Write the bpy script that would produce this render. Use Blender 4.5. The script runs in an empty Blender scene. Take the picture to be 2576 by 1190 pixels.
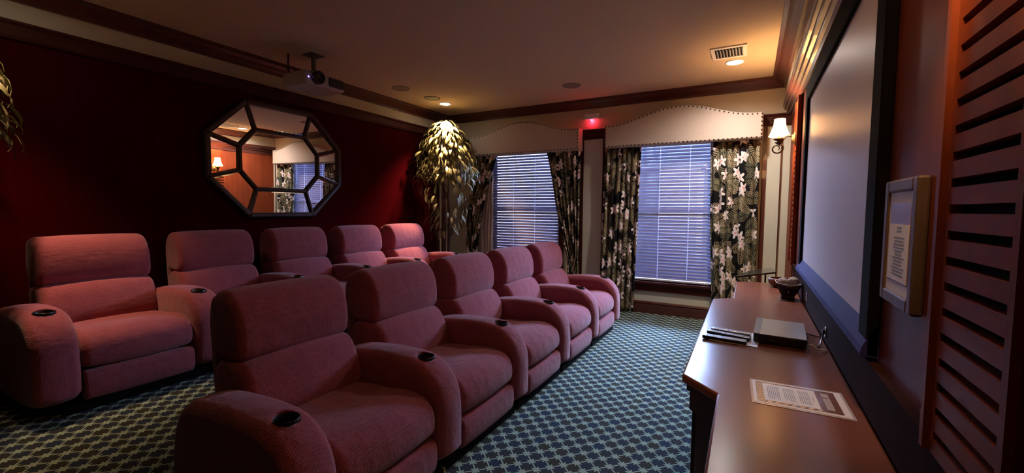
import bpy, bmesh, math, random
from mathutils import Vector, Matrix
random.seed(7)
PI = math.pi
SC = bpy.context.scene
COL = SC.collection

# ------------------------------------------------------------------ camera
yaw, pitch, roll = math.radians(29.0087), math.radians(3.6048), math.radians(0.4527)
cy, sy, cp, sp = math.cos(yaw), math.sin(yaw), math.cos(pitch), math.sin(pitch)
fwd = Vector((-sy * cp, cy * cp, -sp)); rt = Vector((cy, sy, 0)); up = rt.cross(fwd)
cr, sr = math.cos(roll), math.sin(roll)
r2 = rt * cr + up * sr; u2 = up * cr - rt * sr
camd = bpy.data.cameras.new('camera'); cam = bpy.data.objects.new('camera', camd); COL.objects.link(cam)
camd.sensor_fit = 'HORIZONTAL'; camd.sensor_width = 36.0; camd.lens = 1084.86 / 2576 * 36
camd.clip_start = 0.02; camd.clip_end = 200
m = Matrix.Identity(4)
for i in range(3):
    m[i][0] = r2[i]; m[i][1] = u2[i]; m[i][2] = -fwd[i]
m[0][3], m[1][3], m[2][3] = 0, 0, 1.35
cam.matrix_world = m
SC.camera = cam

# ------------------------------------------------------------------ exposure, sky
SC.view_settings.view_transform = 'Standard'; SC.view_settings.look = 'None'
SC.view_settings.exposure = 1.0; SC.view_settings.gamma = 1.0
SC.view_settings.use_curve_mapping = False
SC.cycles.use_denoising = True
SC.cycles.max_bounces = 8; SC.cycles.diffuse_bounces = 5; SC.cycles.glossy_bounces = 4
SC.cycles.transmission_bounces = 6; SC.cycles.sample_clamp_indirect = 6.0
SC.cycles.blur_glossy = 0.5
w = bpy.data.worlds.new('sky'); SC.world = w; w.use_nodes = True
wn = w.node_tree; wn.nodes.clear()
wo = wn.nodes.new('ShaderNodeOutputWorld'); wb = wn.nodes.new('ShaderNodeBackground')
tc = wn.nodes.new('ShaderNodeTexCoord'); sx = wn.nodes.new('ShaderNodeSeparateXYZ'); rmp = wn.nodes.new('ShaderNodeValToRGB')
wn.links.new(tc.outputs['Generated'], sx.inputs[0]); wn.links.new(sx.outputs[2], rmp.inputs[0])
rmp.color_ramp.elements[0].position = 0.0; rmp.color_ramp.elements[0].color = (0.48, 0.60, 0.98, 1)
rmp.color_ramp.elements[1].position = 0.7; rmp.color_ramp.elements[1].color = (0.36, 0.52, 0.96, 1)
wn.links.new(rmp.outputs[0], wb.inputs[0]); wb.inputs[1].default_value = 90.0
wn.links.new(wb.outputs[0], wo.inputs[0])
WIN = [(-3.57, -2.43), (-1.43, -0.29)]      # window openings in the far wall
WZ0, WZ1, YF = 0.42, 2.30, 5.79
XL, XR, YN, ZC = -4.45, 0.36, -0.60, 2.845
for a, b in WIN:                             # sky portals just outside each pane
    ld = bpy.data.lights.new('window_sky_portal', 'AREA'); ld.shape = 'RECTANGLE'
    ld.size = b - a; ld.size_y = WZ1 - WZ0; ld.cycles.is_portal = True
    lo = bpy.data.objects.new('window_sky_portal', ld); COL.objects.link(lo)
    lo.location = ((a + b) / 2, YF + .16, (WZ0 + WZ1) / 2); lo.rotation_euler = (-PI / 2, 0, 0)

# ------------------------------------------------------------------ materials
def mat(name, col, rough=0.6, metal=0.0, spec=0.5, bump=None, noise=None, coat=0, emis=None, es=0, sheen=0):
    M = bpy.data.materials.new(name); M.use_nodes = True
    nt = M.node_tree; b = nt.nodes['Principled BSDF']
    b.inputs['Base Color'].default_value = (*col, 1); b.inputs['Roughness'].default_value = rough
    b.inputs['Metallic'].default_value = metal; b.inputs['Specular IOR Level'].default_value = spec
    b.inputs['Coat Weight'].default_value = coat
    b.inputs['Sheen Weight'].default_value = sheen
    if emis: b.inputs['Emission Color'].default_value = (*emis, 1); b.inputs['Emission Strength'].default_value = es
    N = nt.nodes; L = nt.links
    co = N.new('ShaderNodeTexCoord')
    if noise:   # (scale xyz, amount)
        mp = N.new('ShaderNodeMapping'); mp.inputs['Scale'].default_value = noise[0]
        nz = N.new('ShaderNodeTexNoise'); nz.inputs['Scale'].default_value = 1; nz.inputs['Detail'].default_value = 5
        L.new(co.outputs['Object'], mp.inputs[0]); L.new(mp.outputs[0], nz.inputs[0])
        mx = N.new('ShaderNodeMix'); mx.data_type = 'RGBA'
        k = noise[1]
        mx.inputs[6].default_value = (*[c * (1 - k) for c in col], 1); mx.inputs[7].default_value = (*[min(1, c * (1 + k)) for c in col], 1)
        L.new(nz.outputs[0], mx.inputs[0]); L.new(mx.outputs[2], b.inputs['Base Color'])
    if bump:    # (scale, strength, distance)
        nb = N.new('ShaderNodeTexNoise'); nb.inputs['Scale'].default_value = bump[0]; nb.inputs['Detail'].default_value = 3
        L.new(co.outputs['Object'], nb.inputs[0])
        bp = N.new('ShaderNodeBump'); bp.inputs['Strength'].default_value = bump[1]; bp.inputs['Distance'].default_value = bump[2]
        L.new(nb.outputs[0], bp.inputs['Height']); L.new(bp.outputs[0], b.inputs['Normal'])
    return M

def math_node(nt, op, a, b=None, c=None):
    n = nt.nodes.new('ShaderNodeMath'); n.operation = op
    for i, v in enumerate((a, b, c)):
        if v is None: continue
        if isinstance(v, (int, float)): n.inputs[i].default_value = v
        else: nt.links.new(v, n.inputs[i])
    return n.outputs[0]

def mixc(nt, fac, a, b):
    n = nt.nodes.new('ShaderNodeMix'); n.data_type = 'RGBA'
    nt.links.new(fac, n.inputs[0])
    for i, v in ((6, a), (7, b)):
        if isinstance(v, tuple): n.inputs[i].default_value = (*v, 1)
        else: nt.links.new(v, n.inputs[i])
    return n.outputs[2]

def fabric_mat():
    M = mat('rose_chenille', (0.30, 0.085, 0.10), rough=0.95, spec=0.15, sheen=0.25)
    nt = M.node_tree; N = nt.nodes; L = nt.links; b = N['Principled BSDF']
    co = N.new('ShaderNodeTexCoord')
    vo = N.new('ShaderNodeTexVoronoi'); vo.inputs['Scale'].default_value = 125; vo.inputs['Randomness'].default_value = 0.25
    L.new(co.outputs['Object'], vo.inputs['Vector'])
    nz = N.new('ShaderNodeTexNoise'); nz.inputs['Scale'].default_value = 9; nz.inputs['Detail'].default_value = 4
    L.new(co.outputs['Object'], nz.inputs[0])
    dots = math_node(nt, 'LESS_THAN', vo.outputs['Distance'], 0.30)
    f1 = mixc(nt, nz.outputs[0], (0.26, 0.060, 0.080), (0.36, 0.098, 0.118))
    dk = math_node(nt, 'MULTIPLY', dots, 0.5)
    f2 = mixc(nt, dk, f1, (0.09, 0.022, 0.035))
    L.new(f2, b.inputs['Base Color'])
    bp = N.new('ShaderNodeBump'); bp.inputs['Strength'].default_value = 0.5; bp.inputs['Distance'].default_value = 0.003
    L.new(vo.outputs['Distance'], bp.inputs['Height'])
    nz2 = N.new('ShaderNodeTexNoise'); nz2.inputs['Scale'].default_value = 14; nz2.inputs['Detail'].default_value = 2
    L.new(co.outputs['Object'], nz2.inputs[0])
    bp2 = N.new('ShaderNodeBump'); bp2.inputs['Strength'].default_value = 0.35; bp2.inputs['Distance'].default_value = 0.02
    L.new(nz2.outputs[0], bp2.inputs['Height']); L.new(bp.outputs[0], bp2.inputs['Normal'])
    L.new(bp2.outputs[0], b.inputs['Normal'])
    return M

def carpet_mat():
    M = mat('lattice_carpet', (0.1, 0.12, 0.12), rough=0.95, spec=0.1)
    nt = M.node_tree; N = nt.nodes; L = nt.links; b = N['Principled BSDF']
    co = N.new('ShaderNodeTexCoord'); s = N.new('ShaderNodeSeparateXYZ'); L.new(co.outputs['Object'], s.inputs[0])
    P = 0.0765
    x = math_node(nt, 'ADD', s.outputs[0], 1.2008); y = math_node(nt, 'SUBTRACT', s.outputs[1], 2.1186)
    a = math_node(nt, 'MULTIPLY', math_node(nt, 'ADD', x, y), 1 / (P * math.sqrt(2)))
    c = math_node(nt, 'MULTIPLY', math_node(nt, 'SUBTRACT', x, y), 1 / (P * math.sqrt(2)))
    fa = math_node(nt, 'ABSOLUTE', math_node(nt, 'SUBTRACT', math_node(nt, 'FRACT', math_node(nt, 'ADD', a, .5)), .5))
    fc = math_node(nt, 'ABSOLUTE', math_node(nt, 'SUBTRACT', math_node(nt, 'FRACT', math_node(nt, 'ADD', c, .5)), .5))
    mn = math_node(nt, 'MINIMUM', fa, fc); mxx = math_node(nt, 'MAXIMUM', fa, fc)
    line = math_node(nt, 'LESS_THAN', mn, 0.052)
    core = math_node(nt, 'LESS_THAN', mxx, 0.205)
    dif = math_node(nt, 'SUBTRACT', mxx, mn)
    arm = math_node(nt, 'MULTIPLY', math_node(nt, 'LESS_THAN', dif, 0.085), math_node(nt, 'LESS_THAN', mxx, 0.262))
    pale = math_node(nt, 'MAXIMUM', line, math_node(nt, 'MAXIMUM', core, arm))
    ca = math_node(nt, 'FLOOR', a); cc = math_node(nt, 'FLOOR', c)
    cb = N.new('ShaderNodeCombineXYZ'); L.new(ca, cb.inputs[0]); L.new(cc, cb.inputs[1])
    wn_ = N.new('ShaderNodeTexWhiteNoise'); L.new(cb.outputs[0], wn_.inputs['Vector'])
    chk = math_node(nt, 'FRACT', math_node(nt, 'MULTIPLY', math_node(nt, 'ADD', ca, cc), .5))
    mixv = math_node(nt, 'ADD', math_node(nt, 'MULTIPLY', chk, .9), math_node(nt, 'MULTIPLY', wn_.outputs['Value'], .55))
    dark = mixc(nt, mixv, (0.022, 0.036, 0.062), (0.036, 0.036, 0.022))
    nz = N.new('ShaderNodeTexNoise'); nz.inputs['Scale'].default_value = 18; L.new(co.outputs['Object'], nz.inputs[0])
    lt = mixc(nt, nz.outputs[0], (0.24, 0.36, 0.27), (0.34, 0.41, 0.30))
    L.new(mixc(nt, pale, dark, lt), b.inputs['Base Color'])
    nb = N.new('ShaderNodeTexNoise'); nb.inputs['Scale'].default_value = 320; L.new(co.outputs['Object'], nb.inputs[0])
    bp = N.new('ShaderNodeBump'); bp.inputs['Strength'].default_value = 0.4; bp.inputs['Distance'].default_value = 0.003
    L.new(nb.outputs[0], bp.inputs['Height']); L.new(bp.outputs[0], b.inputs['Normal'])
    return M

def tropical_mat():
    M = mat('tropical_print', (0.02, 0.02, 0.02), rough=0.85, spec=0.2)
    nt = M.node_tree; N = nt.nodes; L = nt.links; b = N['Principled BSDF']
    uv = N.new('ShaderNodeUVMap'); uv.uv_map = 'UVMap'
    def cell(scale, seed, rand=1.0):
        mp = N.new('ShaderNodeMapping'); mp.inputs['Location'].default_value = (seed, seed * .7, 0); L.new(uv.outputs[0], mp.inputs[0])
        v = N.new('ShaderNodeTexVoronoi'); v.voronoi_dimensions = '2D'; v.inputs['Scale'].default_value = scale; v.inputs['Randomness'].default_value = rand
        L.new(mp.outputs[0], v.inputs['Vector'])
        d = N.new('ShaderNodeVectorMath'); d.operation = 'SUBTRACT'
        L.new(mp.outputs[0], d.inputs[0]); L.new(v.outputs['Position'], d.inputs[1])
        s = N.new('ShaderNodeSeparateXYZ'); L.new(d.outputs[0], s.inputs[0])
        c = N.new('ShaderNodeSeparateColor'); L.new(v.outputs['Color'], c.inputs[0])
        r = N.new('ShaderNodeVectorMath'); r.operation = 'LENGTH'; L.new(d.outputs[0], r.inputs[0])
        return s, c, r.outputs['Value']
    col = (0.006, 0.006, 0.008)
    prev = None
    for sc_, seed, tone in ((3.4, 1.3, (0.30, 0.26, 0.15)), (3.8, 7.7, (0.44, 0.37, 0.23)), (3.6, 3.1, (0.18, 0.18, 0.11))):
        s, c, r = cell(sc_, seed)
        th = math_node(nt, 'MULTIPLY', c.outputs[0], 2 * PI)
        ct = math_node(nt, 'COSINE', th); st = math_node(nt, 'SINE', th)
        u = math_node(nt, 'ADD', math_node(nt, 'MULTIPLY', s.outputs[0], ct), math_node(nt, 'MULTIPLY', s.outputs[1], st))
        v = math_node(nt, 'SUBTRACT', math_node(nt, 'MULTIPLY', s.outputs[1], ct), math_node(nt, 'MULTIPLY', s.outputs[0], st))
        va = math_node(nt, 'ABSOLUTE', v)
        stripe = math_node(nt, 'SINE', math_node(nt, 'MULTIPLY', math_node(nt, 'SUBTRACT', u, math_node(nt, 'MULTIPLY', va, 1.1)), 215))
        stripe = math_node(nt, 'GREATER_THAN', stripe, -0.05)
        ell = math_node(nt, 'ADD', math_node(nt, 'POWER', math_node(nt, 'MULTIPLY', u, 1 / (0.55 / sc_)), 2), math_node(nt, 'POWER', math_node(nt, 'MULTIPLY', v, 1 / (0.25 / sc_)), 2))
        mask = math_node(nt, 'MULTIPLY', math_node(nt, 'LESS_THAN', ell, 1.0), stripe)
        mask = math_node(nt, 'MULTIPLY', mask, math_node(nt, 'GREATER_THAN', va, 0.005))
        prev = mixc(nt, mask, prev if prev is not None else col, tone)
    for sc_, seed in ((4.6, 11.0), (3.9, 5.5)):
        s, c, r = cell(sc_, seed, .8)
        ang = math_node(nt, 'ARCTAN2', s.outputs[1], s.outputs[0])
        pet = math_node(nt, 'COSINE', math_node(nt, 'ADD', math_node(nt, 'MULTIPLY', ang, 5), math_node(nt, 'MULTIPLY', c.outputs[1], 6)))
        rad = math_node(nt, 'ADD', 0.052, math_node(nt, 'MULTIPLY', pet, 0.022))
        on = math_node(nt, 'GREATER_THAN', c.outputs[2], 0.34)
        f = math_node(nt, 'MULTIPLY', math_node(nt, 'LESS_THAN', r, rad), on)
        prev = mixc(nt, f, prev, (0.85, 0.80, 0.78))
        prev = mixc(nt, math_node(nt, 'MULTIPLY', math_node(nt, 'LESS_THAN', r, 0.014), on), prev, (0.80, 0.42, 0.38))
    L.new(prev, b.inputs['Base Color'])
    return M

FAB = fabric_mat()
CARPET = carpet_mat()
TROP = tropical_mat()
DARKWOOD = mat('mahogany', (0.055, 0.014, 0.009), rough=0.6, spec=.12, noise=((3, 3, 30), .35))
UPSTAND = mat('upstand_wood', (0.036, 0.013, 0.009), rough=0.8, spec=.03, noise=((6, 2, 6), .3))
WALLR = mat('screen_wall_panel', (0.15, 0.032, 0.014), rough=0.5, spec=.15, noise=((12, 12, 1.5), .35))
CROWN = mat('crown_mahogany', (0.085, 0.022, 0.015), rough=0.35, noise=((6, 2, 6), .3), coat=.2)
PANEL = mat('screen_wall_wood', (0.22, 0.045, 0.016), rough=0.5, spec=.1, noise=((12, 12, 1.5), .35))
CONSTOP = mat('console_top_wood', (0.20, 0.072, 0.045), rough=0.23, spec=.12, noise=((14, 1.5, 3), .15))
CONSBODY = mat('console_body_wood', (0.07, 0.022, 0.016), rough=0.5, noise=((3, 3, 12), .3))
CREAM = mat('cream_paint', (0.55, 0.47, 0.34), rough=0.85, bump=(60, .25, .004))
SAGE = mat('pale_sage_paint', (0.60, 0.62, 0.50), rough=0.85, bump=(60, .2, .004))
CEIL = mat('ceiling_paint', (0.62, 0.48, 0.33), rough=0.9, bump=(90, .5, .004))
REDFAB = mat('red_wall_fabric', (0.044, 0.0018, 0.0034), rough=0.9, spec=0, noise=((40, 40, 3), .25), bump=(150, .2, .002))
BLACK = mat('black_plastic', (0.012, 0.012, 0.014), rough=0.35)
BLACKM = mat('black_matt', (0.006, 0.006, 0.007), rough=0.9, spec=.1)
VELVET = mat('black_velvet_masking', (0.006, 0.005, 0.007), rough=0.8, spec=.05)
LEDGE = mat('blue_sheen_ledge', (0.034, 0.028, 0.16), rough=0.7, spec=.1)  # blue is window sheen on the dark masking, put into the colour
SCREEN = mat('screen_fabric', (0.78, 0.77, 0.83), rough=0.40, spec=.45)
WHITE = mat('white_paint', (0.75, 0.73, 0.70), rough=0.5)
PAPER = mat('paper', (0.80, 0.80, 0.82), rough=0.6)
INK = mat('grey_ink', (0.22, 0.25, 0.30), rough=0.7)
BROWNP = mat('brown_print', (0.17, 0.07, 0.045), rough=0.25)
LAM = mat('laminate_edge', (0.55, 0.50, 0.52), rough=0.15)
LEAFGLINT = mat('gold_leaf_glint', (0.80, 0.50, 0.30), rough=0.3)
METAL = mat('chrome', (0.7, 0.7, 0.72), rough=0.2, metal=1)
BRONZE = mat('aged_bronze', (0.10, 0.055, 0.035), rough=0.4, metal=.7)
GOLD = mat('antique_gold', (0.42, 0.30, 0.16), rough=0.4, metal=.6)
NAIL = mat('bronze_nailheads', (0.05, 0.035, 0.02), rough=0.35, metal=.8)
PELMET = mat('cream_upholstery', (0.50, 0.42, 0.34), rough=0.7, bump=(35, .15, .01))
MIRROR = mat('mirror_glass', (0.92, 0.92, 0.92), rough=0.0, metal=1)
MFRAME = mat('mirror_frame_wood', (0.030, 0.010, 0.008), rough=0.45, noise=((9, 9, 9), .4))
PICFR = mat('weathered_frame', (0.085, 0.05, 0.038), rough=0.5, noise=((30, 30, 8), .5))
GLASSK = mat('dark_glass', (0.05, 0.06, 0.05), rough=0.06, coat=.5)
LINING = mat('taupe_lining', (0.42, 0.36, 0.32), rough=0.85)
BOWLM = mat('dark_bowl_glaze', (0.02, 0.008, 0.014), rough=0.25, coat=.3)
BOWLW = mat('carved_wood_bowl', (0.16, 0.06, 0.03), rough=0.5, noise=((30, 30, 30), .5))
BALL = mat('woven_balls', (0.62, 0.54, 0.50), rough=0.8, noise=((60, 60, 60), .6), bump=(80, .8, .01))
BARK = mat('plant_bark', (0.09, 0.06, 0.045), rough=0.8)
POT = mat('clay_pot', (0.10, 0.05, 0.03), rough=0.6)
BUTTON = mat('grey_rubber_buttons', (0.20, 0.22, 0.26), rough=0.5)
GREYTOP = mat('grey_metal_lid', (0.27, 0.26, 0.24), rough=0.28, metal=.3)
GRILLE = mat('grille_grey', (0.10, 0.085, 0.08), rough=0.7)
PROJ = mat('projector_shell', (0.42, 0.38, 0.36), rough=0.45)
DOWNL = mat('downlight_lens', (1, 1, 1), emis=(1.0, 0.90, 0.78), es=15)
BLUELED = mat('blue_led', (0, 0, 0), emis=(0.25, 0.2, 1.0), es=4)
REDLED = mat('red_led', (0, 0, 0), emis=(1.0, 0.03, 0.06), es=25)
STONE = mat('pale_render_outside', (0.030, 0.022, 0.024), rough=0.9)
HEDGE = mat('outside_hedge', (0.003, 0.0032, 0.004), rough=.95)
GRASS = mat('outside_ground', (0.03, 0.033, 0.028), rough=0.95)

def leaf_mat():
    M = mat('ficus_leaf', (0.16, 0.17, 0.07), rough=0.4)
    b = M.node_tree.nodes['Principled BSDF']; nt = M.node_tree
    oi = nt.nodes.new('ShaderNodeTexCoord'); nz = nt.nodes.new('ShaderNodeTexNoise'); nz.inputs['Scale'].default_value = 7
    nt.links.new(oi.outputs['Object'], nz.inputs[0])
    nt.links.new(mixc(nt, nz.outputs[0], (0.07, 0.10, 0.035), (0.36, 0.33, 0.16)), b.inputs['Base Color'])
    return M
LEAF = leaf_mat()

def translucent(name, col, tr, mixf, rough=.5):
    M = bpy.data.materials.new(name); M.use_nodes = True; nt = M.node_tree
    b = nt.nodes['Principled BSDF']; b.inputs['Base Color'].default_value = (*col, 1); b.inputs['Roughness'].default_value = rough
    t = nt.nodes.new('ShaderNodeBsdfTranslucent'); t.inputs[0].default_value = (*tr, 1)
    mx = nt.nodes.new('ShaderNodeMixShader'); mx.inputs[0].default_value = mixf
    nt.links.new(b.outputs[0], mx.inputs[1]); nt.links.new(t.outputs[0], mx.inputs[2])
    nt.links.new(mx.outputs[0], nt.nodes['Material Output'].inputs[0])
    return M
SLAT = translucent('blind_slat', (0.25, 0.225, 0.32), (0.40, 0.36, 0.52), .09)
CORD = translucent('ladder_tape', (0.8, 0.8, 0.85), (0.95, 0.93, 1.0), .75)  # near-white and strongly translucent to imitate daylight shining through the cord holes
def glass_mat():
    M = bpy.data.materials.new('window_glass'); M.use_nodes = True; nt = M.node_tree
    nt.nodes.remove(nt.nodes['Principled BSDF'])
    t = nt.nodes.new('ShaderNodeBsdfTransparent'); t.inputs[0].default_value = (.93, .95, .96, 1)
    g = nt.nodes.new('ShaderNodeBsdfGlossy'); g.inputs['Roughness'].default_value = .02
    fr = nt.nodes.new('ShaderNodeFresnel'); mx = nt.nodes.new('ShaderNodeMixShader')
    nt.links.new(fr.outputs[0], mx.inputs[0]); nt.links.new(t.outputs[0], mx.inputs[1]); nt.links.new(g.outputs[0], mx.inputs[2])
    nt.links.new(mx.outputs[0], nt.nodes['Material Output'].inputs[0])
    return M
GLASS = glass_mat()
def shade_mat():
    M = bpy.data.materials.new('lamp_shade_fabric'); M.use_nodes = True; nt = M.node_tree
    b = nt.nodes['Principled BSDF']; b.inputs['Base Color'].default_value = (.85, .7, .5, 1); b.inputs['Roughness'].default_value = .9
    b.inputs['Emission Color'].default_value = (1.0, 0.62, 0.28, 1); b.inputs['Emission Strength'].default_value = 11
    t = nt.nodes.new('ShaderNodeBsdfTranslucent'); t.inputs[0].default_value = (1, .8, .55, 1)
    mx = nt.nodes.new('ShaderNodeMixShader'); mx.inputs[0].default_value = .5
    nt.links.new(b.outputs[0], mx.inputs[1]); nt.links.new(t.outputs[0], mx.inputs[2])
    nt.links.new(mx.outputs[0], nt.nodes['Material Output'].inputs[0])
    return M
SHADE = shade_mat()

# ------------------------------------------------------------------ mesh helpers
class MB:
    def __init__(s): s.v = []; s.f = []; s.m = []; s.uv = {}; s.cur = 0
    def add(s, verts, faces, uvs=None, mi=None):
        o = len(s.v); s.v += [tuple(p) for p in verts]
        for i, f in enumerate(faces):
            if uvs: s.uv[len(s.f)] = [uvs[k] for k in f]
            s.f.append(tuple(o + k for k in f)); s.m.append(s.cur if mi is None else mi)
        return s
    def box(s, x0, x1, y0, y1, z0, z1, mi=None):
        if x0 > x1: x0, x1 = x1, x0
        if y0 > y1: y0, y1 = y1, y0
        if z0 > z1: z0, z1 = z1, z0
        v = [(x0,y0,z0),(x1,y0,z0),(x1,y1,z0),(x0,y1,z0),(x0,y0,z1),(x1,y0,z1),(x1,y1,z1),(x0,y1,z1)]
        return s.add(v, [(0,3,2,1),(4,5,6,7),(0,1,5,4),(1,2,6,5),(2,3,7,6),(3,0,4,7)], mi=mi)
    def prism(s, pts, axis, a0, a1, mi=None):
        """pts 2-D polygon, extruded along axis between a0 and a1"""
        def P(p, a):
            return {'x': (a, p[0], p[1]), 'y': (p[0], a, p[1]), 'z': (p[0], p[1], a)}[axis]
        n = len(pts)
        v = [P(p, a0) for p in pts] + [P(p, a1) for p in pts]
        f = [(i, (i+1) % n, n + (i+1) % n, n + i) for i in range(n)] + [tuple(range(n-1, -1, -1)), tuple(range(n, 2*n))]
        return s.add(v, f, mi=mi)
    def tube(s, path, rad, n=8, mi=None, cap=True):
        path = [Vector(p) for p in path]; rings = []
        R = rad if isinstance(rad, (list, tuple)) else [rad] * len(path)
        ref = None; v = []
        for i, p in enumerate(path):
            d = (path[min(i+1, len(path)-1)] - path[max(i-1, 0)]).normalized()
            if ref is None:
                ref = Vector((0,0,1)) if abs(d.z) < .9 else Vector((1,0,0))
            a = (ref - d * ref.dot(d)).normalized(); b = d.cross(a); ref = a
            for k in range(n):
                t = 2*PI*k/n; v.append(p + (a*math.cos(t) + b*math.sin(t)) * R[i])
        f = []
        for i in range(len(path)-1):
            for k in range(n):
                f.append((i*n+k, i*n+(k+1) % n, (i+1)*n+(k+1) % n, (i+1)*n+k))
        if cap: f += [tuple(range(n-1, -1, -1)), tuple((len(path)-1)*n + k for k in range(n))]
        return s.add(v, f, mi=mi)
    def lathe(s, prof, c=(0,0,0), n=32, axis='z', sx=1, sy=1, mi=None, cap=True):
        v = []
        for r, h in prof:
            for k in range(n):
                t = 2*PI*k/n; a, b = r*math.cos(t)*sx, r*math.sin(t)*sy
                if axis == 'z': v.append((c[0]+a, c[1]+b, c[2]+h))
                elif axis == 'x': v.append((c[0]+h, c[1]+a, c[2]+b))
                else: v.append((c[0]+a, c[1]+h, c[2]+b))
        f = []
        for i in range(len(prof)-1):
            for k in range(n):
                f.append((i*n+k, i*n+(k+1) % n, (i+1)*n+(k+1) % n, (i+1)*n+k))
        if cap: f += [tuple(range(n-1, -1, -1)), tuple((len(prof)-1)*n + k for k in range(n))]
        return s.add(v, f, mi=mi)
    def sphere(s, c, r, n=14, mi=None, sx=1, sy=1, sz=1):
        h = n // 2
        prof = [(max(1e-4, math.sin(PI*i/h)), -math.cos(PI*i/h)) for i in range(h+1)]
        v = []; o = []
        for rr, z in prof:
            for k in range(n):
                t = 2*PI*k/n; v.append((c[0]+r*sx*rr*math.cos(t), c[1]+r*sy*rr*math.sin(t), c[2]+r*sz*z))
        f = [(i*n+k, i*n+(k+1) % n, (i+1)*n+(k+1) % n, (i+1)*n+k) for i in range(h) for k in range(n)]
        return s.add(v, f, mi=mi)
    def build(s, name, mats, parent=None, smooth=False, bevel=0, loc=None):
        me = bpy.data.meshes.new(name); me.from_pydata(s.v, [], s.f)
        mats = mats if isinstance(mats, (list, tuple)) else [mats]
        for mm in mats: me.materials.append(mm)
        for i, p in enumerate(me.polygons): p.material_index = s.m[i]; p.use_smooth = smooth
        if s.uv:
            ul = me.uv_layers.new(name='UVMap')
            for p in me.polygons:
                if p.index in s.uv:
                    for k, li in enumerate(p.loop_indices): ul.data[li].uv = s.uv[p.index][k]
        bm = bmesh.new(); bm.from_mesh(me); bmesh.ops.recalc_face_normals(bm, faces=bm.faces); bm.to_mesh(me); bm.free()
        o = bpy.data.objects.new(name, me); COL.objects.link(o)
        if parent: o.parent = parent
        if loc: o.location = loc
        if bevel:
            b = o.modifiers.new('bevel', 'BEVEL'); b.width = bevel; b.segments = 2; b.limit_method = 'ANGLE'
        return o

def tag(o, label, cat, group=None):
    o['label'] = label; o['category'] = cat
    if group: o['group'] = group
    return o
def thing(name, label, cat, loc=(0,0,0), group=None, rz=0):
    o = bpy.data.objects.new(name, None); COL.objects.link(o); o.empty_display_size = .1
    o.location = loc; o.rotation_euler = (0, 0, rz)
    return tag(o, label, cat, group)
def struct(o, label=None):
    o['kind'] = 'structure'
    if label: o['label'] = label
    return o
def copy_tree(o, parent=None):
    c = o.copy(); COL.objects.link(c); c.parent = parent
    for ch in list(o.children): copy_tree(ch, c)
    return c

def smooth_closed(pts, N=64, it=2):
    p = [Vector((a, b)) for a, b in pts]
    for _ in range(it):
        q = []
        for i in range(len(p)):
            a, b = p[i], p[(i+1) % len(p)]
            q += [a*.75 + b*.25, a*.25 + b*.75]
        p = q
    L = [0]
    for i in range(len(p)): L.append(L[-1] + (p[(i+1) % len(p)] - p[i]).length)
    out = []; j = 0
    for k in range(N):
        t = L[-1]*k/N
        while L[j+1] < t: j += 1
        f = (t - L[j]) / max(1e-9, L[j+1] - L[j]); out.append(p[j].lerp(p[(j+1) % len(p)], f))
    return out

def pillow(mb, pts, y0, y1, r=.05, n=6, crown=0.0, N=64, it=2, mid=5):
    """side profile pts in (x,z) lofted from y0 to y1 with rounded, slightly domed sides"""
    P = smooth_closed(pts, N, it)
    area = sum(P[i].x*P[(i+1) % N].y - P[(i+1) % N].x*P[i].y for i in range(N))
    sg = 1 if area > 0 else -1
    nr = []
    for i in range(N):
        d = (P[(i+2) % N] - P[(i-2) % N]).normalized(); nr.append(Vector((d.y, -d.x)) * sg)
    secs = []
    for k in range(n+1):
        t = PI/2*k/n; secs.append((y0 + r*(1-math.cos(t)), r*(1-math.sin(t))))
    for k in range(1, mid):
        t = k/mid; secs.append((y0 + r + (y1-y0-2*r)*t, -crown*4*t*(1-t)))
    for k in range(n, -1, -1):
        t = PI/2*k/n; secs.append((y1 - r*(1-math.cos(t)), r*(1-math.sin(t))))
    v = []
    for y, ins in secs:
        for i in range(N):
            q = P[i] - nr[i]*ins; v.append((q.x, y, q.y))
    S = len(secs)
    f = [(s*N+i, s*N+(i+1) % N, (s+1)*N+(i+1) % N, (s+1)*N+i) for s in range(S-1) for i in range(N)]
    f += [tuple(range(N)), tuple((S-1)*N+i for i in range(N-1, -1, -1))]
    mb.add(v, f); return mb

# ------------------------------------------------------------------ room shell
mb = MB(); mb.box(XL-.2, XR+.2, YN-.2, YF+.2, -.12, 0)
floor = struct(mb.build('floor', CARPET))
RZ = .17
mb = MB(); mb.box(XL, -2.14, YN, YF-.02, 0, RZ)
ris = mb.build('riser', CARPET, floor); ris['label'] = 'carpeted riser under the back row'
mb = MB(); mb.box(XL-.2, XR+.2, YN-.2, YF+.2, ZC, ZC+.1); struct(mb.build('ceiling', CEIL))
# left wall: red fabric between baseboard and rail, cream above and beyond the trim
mb = MB()
mb.box(XL-.12, XL, YN, 5.50, 0, 2.60, 0); mb.box(XL-.12, XL, YN, 5.50, 2.60, ZC, 1); mb.box(XL-.12, XL, 5.50, YF, 0, ZC, 2)
struct(mb.build('wall_left', [REDFAB, CREAM, SAGE]))
mb = MB(); mb.box(XR, XR+.12, YN, YF, 0, ZC); struct(mb.build('wall_right', WALLR))
mb = MB(); mb.box(XL-.12, XR+.12, YN-.12, YN, 0, ZC); struct(mb.build('wall_near', DARKWOOD))
mb = MB()
xs = [XL-.12, WIN[0][0], WIN[0][1], WIN[1][0], WIN[1][1], XR+.12]
for i in range(5):
    a, b = xs[i], xs[i+1]
    if i % 2 == 0:
        mb.box(a, b, YF, YF+.14, 0, 2.45, 0); mb.box(a, b, YF, YF+.14, 2.45, ZC, 1)
    else:
        mb.box(a, b, YF, YF+.14, 0, WZ0, 0); mb.box(a, b, YF, YF+.14, WZ1, 2.45, 0); mb.box(a, b, YF, YF+.14, 2.45, ZC, 1)
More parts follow.
